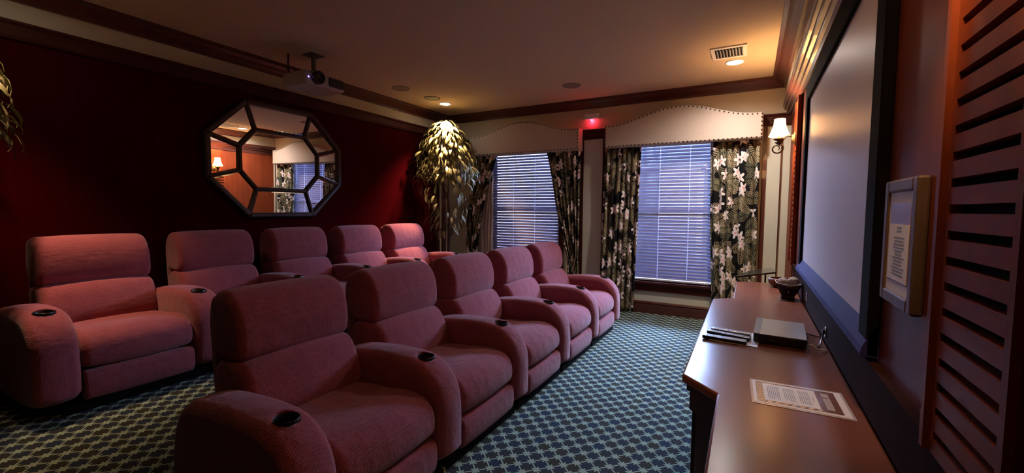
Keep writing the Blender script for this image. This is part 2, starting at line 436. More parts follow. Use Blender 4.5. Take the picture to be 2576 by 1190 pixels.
struct(mb.build('wall_far', [SAGE, CREAM]))
# crown mouldings
ct = .13; cd = .108
def crown_prof(sign, wx):
    o = [(0,0),(ct,0),(ct,-.018),(ct-.03,-.026),(ct-.055,-.05),(.05,-.07),(.025,-.092),(.025,-cd),(0,-cd)]
    return [(wx + sign*a, ZC + b) for a, b in o]
mb = MB(); mb.prism(crown_prof(1, XL), 'y', YN, YF); struct(mb.build('trim_1', CROWN))
mb = MB(); mb.prism(crown_prof(-1, .28), 'y', YN, YF); struct(mb.build('trim_2', CROWN))
mb = MB(); mb.prism(crown_prof(-1, YF), 'x', XL, .28)
struct(mb.build('trim_3', CROWN))
# frieze over the screen wall and its cornice moulding
mb = MB(); mb.box(.28, XR, YN, YF, 2.545, ZC); struct(mb.build('trim_4', CREAM))
mb = MB()
mb.prism([(.262,2.548),(.262,2.522),(.272,2.518),(.275,2.495),(.292,2.490),(.300,2.470),(.322,2.462),(.328,2.440),(.345,2.432),(.345,2.375),(XR,2.375),(XR,2.548)], 'y', YN, YF)
struct(mb.build('trim_5', CROWN))
# left wall rail, trim and baseboard
mb = MB(); mb.prism([(XL,2.48),(XL+.02,2.48),(XL+.03,2.50),(XL+.03,2.57),(XL+.045,2.585),(XL+.045,2.60),(XL,2.60)], 'y', YN, YF); struct(mb.build('trim_6', DARKWOOD))
mb = MB(); mb.box(XL, XL+.02, 5.49, 5.56, RZ, 2.48); struct(mb.build('trim_7', DARKWOOD))
mb = MB(); mb.box(XL, XL+.02, YN, YF, RZ, RZ+.15); struct(mb.build('baseboard_left', DARKWOOD))
mb = MB(); mb.prism([(YF,0),(YF-.018,0),(YF-.018,.115),(YF-.012,.125),(YF-.022,.135),(YF-.010,.155),(YF,.157)], 'x', -2.14, XR); struct(mb.build('baseboard_far', CROWN))
# far wall rails and uprights
rp = [(YF,2.32),(YF-.02,2.32),(YF-.03,2.34),(YF-.03,2.42),(YF-.045,2.435),(YF-.045,2.45),(YF,2.45)]
mb = MB(); mb.prism(rp, 'x', -2.10, -1.60); struct(mb.build('trim_8', DARKWOOD))
mb = MB(); mb.prism(rp, 'x', -.10, XR); struct(mb.build('trim_9', DARKWOOD))
mb = MB(); mb.prism(rp, 'x', XL, -3.60); struct(mb.build('trim_10', DARKWOOD))
for k, (a, b) in enumerate([(-2.115,-2.075), (-1.80,-1.765), (.085,.125), (.262,.274)]):
    mb = MB(); mb.box(a, b, YF-.018, YF, .157, 2.32); struct(mb.build('trim_%d' % (11+k), CROWN if k > 1 else DARKWOOD))
mb = MB(); mb.box(XR-.006, XR, YF-.9, YF, .157, 2.37); struct(mb.build('trim_15', PANEL))

# ------------------------------------------------------------------ windows
def window(n, a, b):
    root = bpy.data.objects.new('window_%d' % n, None); COL.objects.link(root); root.location = ((a+b)/2, YF, WZ0)
    struct(root)
    ox, oz = (a+b)/2, WZ0
    L = lambda x: x - ox
    mb = MB(); y0, y1 = .06, .11
    for x0, x1, z0, z1 in ((a, a+.05, WZ0, WZ1), (b-.05, b, WZ0, WZ1), (a+.05, b-.05, WZ0, WZ0+.05), (a+.05, b-.05, WZ1-.05, WZ1), (a+.05, b-.05, 1.34, 1.375)):
        mb.box(L(x0), L(x1), y0, y1, z0-oz, z1-oz)
    mb.build('frame', WHITE, root)
    mb = MB(); mb.box(L(a+.05), L(b-.05), .083, .088, .05, WZ1-oz-.05); mb.build('pane', GLASS, root)
    mb = MB()
    for x0, x1, z0, z1 in ((a-.07, a, WZ0-.13, WZ1+.06), (b, b+.07, WZ0-.13, WZ1+.06), (a, b, WZ1, WZ1+.06), (a, b, WZ0-.13, WZ0-.03)):
        mb.box(L(x0), L(x1), -.018, 0, z0-oz, z1-oz)
    mb.build('casing', DARKWOOD, root)
    mb = MB(); mb.box(L(a-.08), L(b+.08), -.045, .06, -.03, 0); mb.build('sill', DARKWOOD, root)
for i, (a, b) in enumerate(WIN): window(i+1, a, b)

def blind(a, b, label):
    t = thing('window_blind', label, 'window blind', ((a+b)/2, YF+.03, WZ1), 'slatted window blinds')
    h = (b-a)/2 - .006
    mb = MB(); n = 42; pitch_ = .0425; ang = math.radians(45)
    dx, dz = .025*math.cos(ang), .025*math.sin(ang)
    for k in range(n):
        z = -.07 - k*pitch_
        v = []
        for s_ in (-1, -.33, .33, 1):
            bow = .0025*(1-s_*s_)
            for x in (-h, h): v.append((x, dx*s_ + bow*math.sin(ang)*-1, dz*s_ + bow*math.cos(ang) + z))
        f = [(0,1,3,2),(2,3,5,4),(4,5,7,6)]
        nv = len(v); v2 = [(p[0], p[1], p[2]-.0018) for p in v]
        f2 = [tuple(nv+i for i in reversed(q)) for q in f] + [(0, nv, nv+1, 1), (6, 7, nv+7, nv+6)]
        mb.add(v + v2, f + f2)
    mb.build('slats', SLAT, t)
    mb = MB(); mb.box(-h, h, -.028, .028, -.055, -.003); mb.build('headrail', WHITE, t)
    zb = -.07 - n*pitch_ + .012
    mb = MB(); mb.box(-h, h, -.022, .022, zb-.022, zb); mb.build('bottom_rail', WHITE, t, bevel=.003)
    for q in (-.19, .17):
        mb = MB()
        for yy in (-.020, .020): mb.box(q-.004, q+.004, yy-.0006, yy+.0006, zb, -.05)
        mb.build('ladder_cord', CORD, t)
    return t
blind(*WIN[0], 'white slatted blind in the window behind the tall potted plant')
blind(*WIN[1], 'white slatted blind in the window nearer the screen, lowered almost to the sill')

# pelmets -------------------------------------------------------------
_mb = MB(); _mb.lathe([(.0095, 0), (.0085, -.004), (.005, -.007), (.0005, -.0075)], (0,0,0), 8, 'y')
_o = _mb.build('nailhead', NAIL, None, smooth=True); NAIL_ME = _o.data; bpy.data.objects.remove(_o)
def pelmet(xc, hw, label):
    zb, ze, zt = 2.165, 2.455, 2.622
    t = thing('window_pelmet', label, 'pelmet', (xc, YF, zb), 'upholstered arched pelmets')
    def top(x):
        u = abs(x)/hw
        if u > .93: return ze
        return ze + (zt-ze) * (.5+.5*math.cos(PI*(u/.93)))
    n = 40; xs_ = [-hw + 2*hw*i/n for i in range(n+1)]
    D_ = .20; r = .022
    mb = MB()
    outl = [(x, top(x)-zb) for x in xs_]
    # front skin with rounded edge: rings of outline inset
    poly = [(-hw, 0)] + outl + [(hw, 0)]
    cx, cz = 0, .15
    def ring(ins, y):
        out = []
        for x, z in poly:
            xx = max(-hw+ins, min(hw-ins, x)); zz = z
            zz = ins if z == 0 else z - ins
            out.append((xx, y, zz))
        return out
    rings = [ring(0, -.0), ring(0, -D_+r)] + [ring(r*(1-math.cos(k*PI/8)), -D_+r-r*math.sin(k*PI/8)) for k in range(1, 5)]
    v = [p for rg in rings for p in rg]; m_ = len(poly)
    f = [(a*m_+i, a*m_+(i+1) % m_, (a+1)*m_+(i+1) % m_, (a+1)*m_+i) for a in range(len(rings)-1) for i in range(m_)]
    f += [tuple((len(rings)-1)*m_+i for i in range(m_))]
    mb.add(v, f); o = mb.build('padded_board', PELMET, t, smooth=False)
    sp_ = .048
    def nail(x, z, y=-D_):
        o = bpy.data.objects.new('nailhead', NAIL_ME); COL.objects.link(o); o.parent = t; o.location = (x, y, z)
    k = int(2*hw/sp_)
    for i in range(k+1):
        x = -hw+.012 + (2*hw-.024)*i/k; nail(x, .014, -D_+.002); nail(x, top(x)-zb-.02, -D_+.002)
    for i in range(1, 6):
        for sg in (-1, 1): nail(sg*(hw-.014), i*.046, -D_+.002)
    return t
pelmet(-.825, .90, 'arched cream pelmet with bronze nailheads over the window nearer the screen')
pelmet(-2.985, .90, 'arched cream pelmet with bronze nailheads over the window behind the plant')

# curtains --------------------------------------------------------------
def curtain(lf, rf, zt, zb, yb, label, folds=7, amp=.030, fabw=1.05, seed=0, material=None):
    nx, nz = folds*12, 34
    xm = (lf(zt)+rf(zt))/2
    t = thing('curtain', label, 'curtain', (xm, yb, zb), 'tropical print curtains')
    rnd = random.Random(seed); ph = [rnd.uniform(-.5, .5) for _ in range(folds*2)]
    v = []; uv = []
    for j in range(nz+1):
        z = zt + (zb-zt)*j/nz; l, r = lf(z), rf(z)
        for i in range(nx+1):
            s = i/nx; q = s*folds*2*PI + .6*math.sin(3*s*PI + seed) + .25*math.sin(z*2.2+seed)
            am = amp*(.75+.25*math.sin(5*s+seed))
            x = l + (r-l)*(s + .012*math.sin(q*1.0+1.3)*(1 if 0 < i < nx else 0))
            v.append((x-xm, am*math.sin(q) + .008*math.sin(z*5+s*9), z-zb)); uv.append((s*fabw + seed*.37, z))
    f = [(j*(nx+1)+i, j*(nx+1)+i+1, (j+1)*(nx+1)+i+1, (j+1)*(nx+1)+i) for j in range(nz) for i in range(nx)]
    mb = MB(); mb.add(v, f, uv)
    o = mb.build('drape', material or TROP, t, smooth=True)
    sm = o.modifiers.new('cloth', 'SOLIDIFY'); sm.thickness = .004
    return t
YC = YF-.09
def lerp_pts(pts):
    def f(z):
        for (z0, x0), (z1, x1) in zip(pts, pts[1:]):
            if z <= z0 and z >= z1:
                tt = (z0-z)/(z0-z1+1e-9); tt2 = tt; return x0+(x1-x0)*tt2
        return pts[-1][1] if z < pts[-1][0] else pts[0][1]
    return f
ZT = 2.166
curtain(lerp_pts([(ZT,-1.745),(1.2,-1.77),(.02,-1.80)]), lerp_pts([(ZT,-1.265),(1.2,-1.29),(.02,-1.32)]), ZT, .012, YC,
        'tropical print curtain hanging beside the cream wall strip, left of the nearer window', 7, seed=1)
curtain(lerp_pts([(ZT,-.46),(1.2,-.435),(.02,-.38)]), lerp_pts([(ZT,.055),(.02,.065)]), ZT, .012, YC,
        'tropical print curtain hanging to the floor nearest the screen wall', 7, seed=2)
curtain(lerp_pts([(ZT,-2.60),(2.0,-2.56),(1.4,-2.45),(1.0,-2.36),(.7,-2.27),(.3,-2.25),(.02,-2.25)]), lerp_pts([(ZT,-2.09),(.02,-2.10)]), ZT, .012, YC,
        'tropical print curtain tied back on the right side of the far window', 7, seed=3)
curtain(lerp_pts([(ZT,-3.86),(1.2,-3.98),(.9,-4.0),(.18,-3.98)]), lerp_pts([(ZT,-3.44),(2.0,-3.49),(1.6,-3.63),(1.2,-3.73),(.9,-3.78),(.18,-3.78)]), ZT, .18, YC,
        'tropical print curtain tied back behind the tall potted plant', 6, seed=4)
lin = curtain(lerp_pts([(1.78,-3.60),(1.4,-3.68),(1.1,-3.74),(.6,-3.75),(.18,-3.75)]), lerp_pts([(1.78,-3.53),(.18,-3.53)]), 1.78, .18, YC+.035,
        'plain taupe lining hanging straight between the tied curtain and the blind', 4, amp=.018, seed=5, material=LINING)
lin['category'] = 'curtain lining'; del lin['group']; lin.name = 'curtain_lining'

# outside ---------------------------------------------------------------
mb = MB(); mb.box(-12, 8, YF+.25, 30, -1.2, -1.0)
struct(mb.build('floor_outside', GRASS)).name = 'floor_outdoor_ground'
t = thing('neighbouring_building', 'pale rendered building standing outside the two windows', 'building', (-1.6, 9.6, -1.0))
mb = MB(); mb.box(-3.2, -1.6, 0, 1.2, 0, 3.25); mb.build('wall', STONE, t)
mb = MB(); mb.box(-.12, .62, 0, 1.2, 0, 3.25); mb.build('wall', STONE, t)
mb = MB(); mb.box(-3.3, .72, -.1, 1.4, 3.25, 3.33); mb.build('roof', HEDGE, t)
t = thing('sky_block_wall', 'tall wall added outside to block sky light at the window behind the plant', 'building', (-4.3, 7.6, -1.0))  # added to cut the sky light coming through this window
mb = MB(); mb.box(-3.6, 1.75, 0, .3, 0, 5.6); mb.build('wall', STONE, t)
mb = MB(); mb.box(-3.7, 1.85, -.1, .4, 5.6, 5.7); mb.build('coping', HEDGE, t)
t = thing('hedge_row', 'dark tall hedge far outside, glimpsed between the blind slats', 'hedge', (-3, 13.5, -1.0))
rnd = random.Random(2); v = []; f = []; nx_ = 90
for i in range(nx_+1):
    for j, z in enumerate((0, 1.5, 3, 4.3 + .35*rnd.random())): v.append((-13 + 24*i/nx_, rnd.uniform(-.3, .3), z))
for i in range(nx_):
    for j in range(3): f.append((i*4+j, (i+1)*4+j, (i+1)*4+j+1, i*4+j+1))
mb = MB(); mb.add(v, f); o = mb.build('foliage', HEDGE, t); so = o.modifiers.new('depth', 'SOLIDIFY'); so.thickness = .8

# ------------------------------------------------------------------ recliners
def bez(*a): return list(a)
ARM = [(0,.045),(.004,.25),(.0,.385),(-.025,.465),(-.075,.53),(-.14,.572),(-.22,.592),(-.36,.594),(-.5,.586),(-.62,.574),(-.72,.552),(-.80,.47),(-.84,.3),(-.84,.045)]
SEAT = [(-.07,.238),(-.02,.262),(-.008,.32),(-.02,.385),(-.07,.435),(-.16,.455),(-.26,.448),(-.32,.436),(-.42,.436),(-.52,.425),(-.62,.41),(-.63,.25),(-.3,.238)]
FOOT = [(-.03,.06),(-.010,.10),(-.006,.16),(-.012,.215),(-.035,.233),(-.10,.233),(-.10,.06)]
LUMB = [(-.545,.395),(-.535,.47),(-.560,.56),(-.605,.640),(-.655,.672),(-.78,.680),(-.87,.62),(-.82,.395)]
HEAD = [(-.72,.656),(-.655,.664),(-.632,.72),(-.640,.84),(-.675,.925),(-.735,.972),(-.80,.980),(-.85,.955),(-.88,.86),(-.88,.72),(-.83,.664)]
SHELL = [(-.76,.13),(-.79,.5),(-.82,.72),(-.82,.90),(-.87,.955),(-.915,.94),(-.945,.85),(-.935,.66),(-.91,.35),(-.86,.13)]
HP = .386; AW = .100

def arm_mesh():
    mb = MB(); pillow(mb, ARM, -AW, AW, r=.052, n=7, crown=.004, N=88)
    a = mb.build('armrest', FAB, None, smooth=True)
    mc = MB(); mc.lathe([(.044, -.08), (.044, .08)], (-.178, 0, .60), 28)
    c = mc.build('cutter', BLACK)
    bo = a.modifiers.new('cup', 'BOOLEAN'); bo.operation = 'DIFFERENCE'; bo.object = c; bo.solver = 'EXACT'
    dg = bpy.context.evaluated_depsgraph_get()
    me = bpy.data.meshes.new_from_object(a.evaluated_get(dg))
    me.name = 'armrest'
    bpy.data.objects.remove(a); bpy.data.objects.remove(c)
    return me
ARM_ME = arm_mesh()
if len(ARM_ME.materials) == 0: ARM_ME.materials.append(FAB)
def add_arm(t, y):
    a = bpy.data.objects.new('armrest', ARM_ME); COL.objects.link(a); a.parent = t; a.location = (0, y, 0)
    mb = MB()
    mb.lathe([(.0435,-.052),(.0435,.001),(.0455,.003),(.048,.001),(.048,-.008)], (-.178,0,.583), 28, cap=False)
    mb.lathe([(.001,-.052),(.0435,-.052)], (-.178,0,.583), 28, cap=False)
    c = mb.build('cup_holder', CUPM, a, smooth=True); c['label'] = 'black round cup holder'
    return a
CUPM = mat('cup_holder_black', (0.004, 0.004, 0.006), rough=0.3)

def make_recliner():
    t = thing('theatre_recliner', 'x', 'recliner')
    mb = MB(); pillow(mb, SEAT, -.283, .283, r=.045, n=6, crown=.010, N=80); mb.build('seat_cushion', FAB, t, smooth=True)
    mb = MB(); pillow(mb, FOOT, -.278, .278, r=.016, n=4, crown=.004, N=56); mb.build('footrest', FAB, t, smooth=True)
    mb = MB(); pillow(mb, LUMB, -.300, .300, r=.042, n=6, crown=.016, N=72); mb.build('back_cushion', FAB, t, smooth=True)
    mb = MB(); pillow(mb, HEAD, -.296, .300, r=.042, n=8, crown=.006, N=72); mb.build('headrest', FAB, t, smooth=True)
    mb = MB(); pillow(mb, SHELL, -.278, .278, r=.05, n=5, N=64); mb.build('back_shell', FAB, t, smooth=True)
    mb = MB(); mb.box(-.80, -.11, -.27, .27, .02, .30); mb.box(-.78, -.05, -.36, .36, 0, .06); b = mb.build('base', BLACKM, t); b['label'] = 'recliner base painted black for the shadow under the seat'  # black base paints in the shadow strip below the arms
    add_arm(t, HP)
    return t
proto = make_recliner()
front_labels = [
 'rose recliner nearest the camera in the front row, with its own left arm',
 'rose recliner second from the camera in the front row',
 'rose recliner in the middle of the front row, two seats from either end',
 'rose recliner second from the windows in the front row',
 'rose recliner at the window end of the front row, beside the patterned curtains']
back_labels = [
 'red lit recliner at the dark left end of the back row, arms on both sides',
 'dim red recliner second from the dark left end of the back row',
 'dark recliner in the middle of the back row, under the octagonal mirror',
 'reddish recliner second from the plant in the back row',
 'bright coral recliner at the plant end of the back row, against the red wall']
first = True
for row, (x0, y0, z0, pch, labels, grp) in enumerate([
        (-1.28, .94, 0, .772, front_labels, 'recliners in the front row'),
        (-3.27, .815, RZ, .772, back_labels, 'recliners in the back row on the riser')]):
    for k in range(5):
        o = proto if first else copy_tree(proto)
        if first: first = False
        o.location = (x0, y0 + pch*(k+.5), z0); o['label'] = labels[k]; o['group'] = grp
        if k == 0: ends = o
    ends_o = ends
    if row == 0: e0 = ends
    else: e1 = ends
for e in (e0, e1): add_arm(e, -HP)

# ------------------------------------------------------------------ screen wall
CY = 2.835
t = thing('projection_screen', 'large white projection screen in a black frame above the console', 'screen', (.332, CY, .90))
mb = MB(); mb.box(.012, .022, -1.03, 1.03, .090, 1.276); mb.build('screen_surface', SCREEN, t)
def frame_side(y0, y1):
    mb = MB(); mb.box(-.006, .027, y0, y1, .0, 1.396); return mb
frame_side(-1.145, -1.03).build('side_border', VELVET, t, bevel=.004)
frame_side(1.03, 1.145).build('side_border', VELVET, t, bevel=.004)
mb = MB(); mb.box(-.006, .027, -1.03, 1.03, 1.276, 1.396); mb.build('top_border', VELVET, t, bevel=.004)
mb = MB(); mb.prism([(.012,.092),(-.016,.030),(-.020,.008),(-.016,.0),(.027,.0),(.027,.092)], 'y', -1.145, 1.145); b = mb.build('bottom_border', LEDGE, t); b['label'] = 'sloping bottom border with blue window sheen painted into its colour'

def pilaster(yc, label):
    hw = .166
    t = thing('louvered_pilaster', label, 'wall panel', (XR, yc, .87), 'louvered wood pilasters')
    xf = -.028
    sz = [1.108 + .0498*k - .87 for k in range(-4, 18)]
    sh = .0085; sw = .121
    mb = MB()
    mb.box(xf, -.008, -hw, -sw, 0, 1.505); mb.box(xf, -.008, sw, hw, 0, 1.505)
    zs = [0] + sum([[z-sh, z+sh] for z in sz], []) + [1.505]
    for i in range(0, len(zs), 2): mb.box(xf, -.008, -sw, sw, zs[i], zs[i+1])
    mb.build('louver_board', PANEL, t)
    mb = MB(); mb.box(-.008, -.001, -hw+.005, hw-.005, 0, 1.5); mb.build('slot_shade_backing', BLACKM, t)  # black sheet paints in the shade of the deep slots
    for s_ in (-1, 1):
        mb = MB(); mb.prism([(xf, s_*hw), (xf-.010, s_*(hw-.004)), (xf-.010, s_*(hw-.022)), (xf, s_*(hw-.028))], 'z', 0, 1.505)
        mb.build('edge_bead', PANEL, t)
    return t
pilaster(1.014, 'reddish wood pilaster with horizontal slots close to the camera')
pilaster(4.755, 'slotted wood pilaster beyond the screen, carrying the lit wall lamp')

# backsplash behind the console
mb = MB(); mb.prism([(XR,.693),(.350,.693),(.350,.865),(.334,.872),(.334,.884),(XR,.884)], 'y', .75, 4.62); bs = mb.build('backsplash', UPSTAND)
tag(bs, 'dark wood upstand running along the wall behind the console', 'backsplash')
# console
t = thing('media_console', 'long mahogany console with a bowed middle running under the screen', 'console', (.1, 2.6, 0))
def shift(p): return [(a-.1, b-2.6) for a, b in p]
TOP = [(.349,.75),(-.078,.75),(-.086,1.694),(-.223,1.834),(-.232,3.555),(-.100,3.665),(-.104,4.545),(.05,4.60),(.22,4.63),(.349,4.62)]
mb = MB(); mb.prism(shift(TOP), 'z', .655, .69); mb.build('worktop', CONSTOP, t, bevel=.008)
def inset(P, d): return [(a + (d if a < .3 else 0), b + (d*.9 if b < 1.0 else (-d*.9 if b > 4.4 else 0)) + (d*.45 if 1.6 < b < 1.9 else (-d*.45 if 3.5 < b < 3.7 else 0))) for a, b in P]
mb = MB(); mb.prism(shift(inset(TOP, .03)), 'z', .545, .655); mb.prism(shift(inset(TOP, .018)), 'z', .625, .655); mb.build('frieze', CONSBODY, t)
mb = MB(); mb.prism(shift(inset(TOP, .055)), 'z', .09, .545); mb.build('carcass', CONSBODY, t)
mb = MB(); mb.prism(shift(inset(TOP, .04)), 'z', 0, .09); mb.build('plinth', CONSBODY, t)
for k in range(3):
    y0 = 1.93 + k*.52
    mb = MB(); mb.box(-.19-.1, -.165-.1, y0-2.6, y0+.48-2.6, .13, .52); d = mb.build('door', CONSBODY, t, bevel=.004)
    mb = MB(); mb.sphere((-.20-.1, y0+.44-2.6, .36), .012); mb.build('knob', BRONZE, d, smooth=True)

# framed notice
t = thing('picture_frame', 'small weathered frame holding a printed notice, between screen and near pilaster', 'framed notice', (XR, 1.475, 1.104))
fy0, fy1, fz1 = -.139, .138, .333
mb = MB(); d0, d1 = -.026, -.001; wd = .034
mb.box(d0, d1, fy0, fy0+wd, 0, fz1); mb.box(d0, d1, fy1-wd, fy1, 0, fz1); mb.box(d0, d1, fy0+wd, fy1-wd, 0, wd); mb.box(d0, d1, fy0+wd, fy1-wd, fz1-wd, fz1)
mb.build('frame', PICFR, t, bevel=.006)
mb = MB(); mb.box(-.020, -.016, fy0+wd, fy1-wd, wd, fz1-wd); mb.build('mat_board', PAPER, t)
mb = MB(); mb.box(-.0212, -.0202, fy0+.052, fy1-.052, .062, fz1-.062); mb.build('brown_mount', BROWNP, t)
mb = MB(); mb.box(-.0222, -.0214, fy0+.056, fy1-.056, .066, .215); sh_ = mb.build('printed_sheet', PAPER, t)
mb = MB()
rr = random.Random(3)
for k in range(15):
    z = .205 - k*.0088; wl = .055*(.55+.45*rr.random()) if k not in (0, 1) else .02
    if k == 2: continue
    mb.box(-.0228, -.0223, -.005-wl, -.005+wl*.95, z, z+.0032)
mb.build('printed_lines', INK, sh_)

# sconces
def sconce(y, label):
    z0 = 2.02; xw = XR-.028
    t = thing('wall_sconce', label, 'wall lamp', (xw, y, z0), 'scroll arm wall lamps')
    mb = MB(); mb.lathe([(.001,0),(.045,0),(.05,-.008),(.042,-.018),(.03,-.022),(.026,-.036),(.001,-.038)], (0,0,0), 24, 'x', sx=1, sy=1.35); mb.build('wall_plate', GOLD, t, smooth=True)
    pts = []
    for k in range(9):      # arm from plate, out and down, then scroll
        a = k/8; pts.append((-.03-.10*a, 0, .03*math.sin(a*PI)+.01 - .07*a*a))
    cx_, cz_ = -.150, -.085
    import math as _m
    for k in range(22):
        th = .7 - k*.38; r = .052 - .0017*k
        pts.append((cx_ + r*_m.cos(th), 0, cz_ + r*_m.sin(th)))
    mb = MB(); mb.tube(pts, [.0075]*10 + [.0075-.00016*k for k in range(len(pts)-10)], 8); mb.build('scroll_arm', BRONZE, t, smooth=True)
    sx_ = -.135
    mb = MB(); mb.lathe([(.006,-.035),(.012,-.03),(.014,-.02),(.046,-.002),(.048,.004),(.012,.0),(.010,.012),(.001,.012)], (sx_,0,.0), 24); mb.lathe([(.004,-.04),(.03,-.02),(.034,-.016),(.004,-.022)], (sx_-.004,0,-.012), 7); mb.build('drip_cup', BRONZE, t, smooth=True)
    mb = MB(); mb.lathe([(.0105,.0),(.0105,.075),(.001,.075)], (sx_,0,.005), 14); mb.build('candle_sleeve', SHADE_C, t, smooth=True)
    mb = MB(); mb.lathe([(.001,0),(.011,.008),(.015,.022),(.010,.040),(.001,.055)], (sx_,0,.08), 12); mb.build('bulb', BULB, t, smooth=True)
    prof = [(.088,.030),(.083,.036),(.066,.075),(.054,.11),(.047,.145),(.045,.185)]
    mb = MB(); mb.lathe(prof, (sx_,0,0), 36, cap=False); o = mb.build('lamp_shade', SHADE, t, smooth=True)
    so = o.modifiers.new('thick', 'SOLIDIFY'); so.thickness = .0015
    ld = bpy.data.lights.new('sconce_bulb_light', 'POINT'); ld.energy = 18 if y > 3 else 17; ld.color = (1.0, .58, .24); ld.shadow_soft_size = .018
    lo = bpy.data.objects.new('sconce_bulb_light', ld); COL.objects.link(lo); lo.location = (xw+sx_, y, z0+.145)
SHADE_C = mat('ivory_sleeve', (.8, .6, .4), rough=.6)
BULB = mat('bulb_glow', (1, .8, .5), emis=(1, .65, .3), es=20)
sconce(4.755, 'lit scroll-arm wall lamp with cream shade at the far end of the screen wall')
sconce(1.014, 'lit scroll-arm wall lamp above the near slotted pilaster, outside the photo edge')

# ------------------------------------------------------------------ mirror
t = thing('octagonal_mirror', 'large octagonal mirror with nine panes in a dark frame on the red wall', 'mirror', (XL, 2.875, 1.835))
A, B, ca_, cb_ = .725, .565, .36, .205
OUT = [(-ca_,B),(ca_,B),(A,cb_),(A,-cb_),(ca_,-B),(-ca_,-B),(-A,-cb_),(-A,cb_)]
a2, b2, c2, d2 = .435, .300, .275, .12
INN = [(-c2,b2),(c2,b2),(a2,d2),(a2,-d2),(c2,-b2),(-c2,-b2),(-a2,-d2),(-a2,d2)]
xm = .035
def bar(mb, p, q, w_, d_):
    P, Q = Vector(p), Vector(q); u = (Q-P).normalized(); n_ = Vector((-u.y, u.x))*w_/2
    P -= u*w_*.19; Q += u*w_*.19
    c = [P+n_, Q+n_, Q-n_, P-n_]; c1 = [P+n_*.5, Q+n_*.5, Q-n_*.5, P-n_*.5]
    v = [(.012, k.x, k.y) for k in c] + [(xm+d_*.6, k.x, k.y) for k in c] + [(xm+d_, k.x, k.y) for k in c1]
    f = [(3,2,1,0),(8,9,10,11)] + [(i,(i+1) % 4,4+(i+1) % 4,4+i) for i in range(4)] + [(4+i,4+(i+1) % 4,8+(i+1) % 4,8+i) for i in range(4)]
    mb.add(v, f)
mb = MB(); mb.prism([(k[0], k[1]) for k in OUT], 'x', .002, .014); mb.build('backing_board', MFRAME, t)
mb = MB()
for i in range(8): bar(mb, OUT[i], OUT[(i+1) % 8], .05, .022)
mb.build('outer_frame', MFRAME, t)
mb = MB()
for i in range(8): bar(mb, INN[i], INN[(i+1) % 8], .034, .014)
for i in range(8): bar(mb, INN[i], OUT[i], .030, .014)
mb.build('glazing_bars', MFRAME, t)
def pane(pts, tx, ty):
    """bevelled mirror pane; tx, ty tilt it a little about its centre"""
    c = Vector((sum(p[0] for p in pts)/len(pts), sum(p[1] for p in pts)/len(pts)))
    n = len(pts); v = []
    q = [Vector(p) for p in pts]
    ins = []
    for i in range(n):
        a, b, c_ = q[i-1], q[i], q[(i+1) % n]
        u = (a-b).normalized(); w_ = (c_-b).normalized(); bi = (u+w_).normalized()
        s_ = abs(u.x*bi.y-u.y*bi.x); ins.append(b + bi*(.028/max(.3, s_)))
    X = lambda p, d: .022 + d + tx*(p.x-c.x) + ty*(p.y-c.y)
    v = [(X(p, -.003), p.x, p.y) for p in q] + [(X(p, 0), p.x, p.y) for p in ins]
    f = [(i, (i+1) % n, n+(i+1) % n, n+i) for i in range(n)] + [tuple(range(n, 2*n))]
    mb = MB(); mb.add(v, f); mb.build('mirror_pane', MIRROR, t)
pane(INN, .0, .011)
tl = [(0,.02),(-.02,.015),(-.03,0),(-.02,-.015),(0,-.02),(.02,-.015),(.03,0),(.02,.015)]
for i in range(8): pane([INN[i], OUT[i], OUT[(i+1) % 8], INN[(i+1) % 8]], -tl[i][0]*.5, .011-tl[i][1]*.5)

# ------------------------------------------------------------------ ceiling things
def downlight(x, y, label, energy, on=True, col=(1.0, .58, .32), ang=110):
    t = thing('recessed_downlight', label, 'ceiling light', (x, y, ZC), 'recessed ceiling downlights')
    mb = MB(); mb.lathe([(.072,0),(.088,0),(.088,-.006),(.074,-.008),(.072,0)], (0,0,0), 36, cap=False); mb.build('trim_ring', WHITE, t, smooth=True)
    mb = MB(); mb.lathe([(.001,-.003),(.073,-.003)], (0,0,0), 36, cap=False); mb.build('lens', DOWNL if on else WHITE, t)
    if on:
        ld = bpy.data.lights.new('downlight_spot', 'SPOT'); ld.energy = energy; ld.color = col
        ld.spot_size = math.radians(ang); ld.spot_blend = 1.0; ld.shadow_soft_size = .05
        lo = bpy.data.objects.new('downlight_spot', ld); COL.objects.link(lo); lo.location = (x, y, ZC-.02)
downlight(-3.88, 5.00, 'lit round downlight above the plant by the windows', 340, ang=88)
downlight(-.205, 4.96, 'lit round downlight near the screen, beside the air vent', 75, col=(1.0,.88,.82), ang=158)
downlight(-3.88, .80, 'lit round downlight above the plant at the dark end of the room', 90, ang=68)

def speaker(x, y, r, label, mt=GRILLE):
    t = thing('ceiling_speaker', label, 'ceiling speaker', (x, y, ZC), 'round ceiling speakers')
    mb = MB(); mb.lathe([(r,0),(r,-.005),(r-.008,-.009),(r-.012,-.006)], (0,0,0), 40, cap=False); mb.build('rim', mt, t, smooth=True)
    mb = MB(); mb.lathe([(.001,-.009),(r*.6,-.008),(r-.011,-.005)], (0,0,0), 40, cap=False); mb.build('grille', mt, t, smooth=True)
GR2 = mat('faint_grille', (0.26, 0.21, 0.17), rough=.8)
speaker(-3.845, 4.67, .11, 'dark round ceiling speaker right beside the lit downlight over the plant')
speaker(-3.88, 4.11, .11, 'pale round ceiling speaker near the projector, further from the windows', GR2)
speaker(-1.955, 4.975, .11, 'pale round ceiling speaker alone in the middle of the ceiling', GR2)

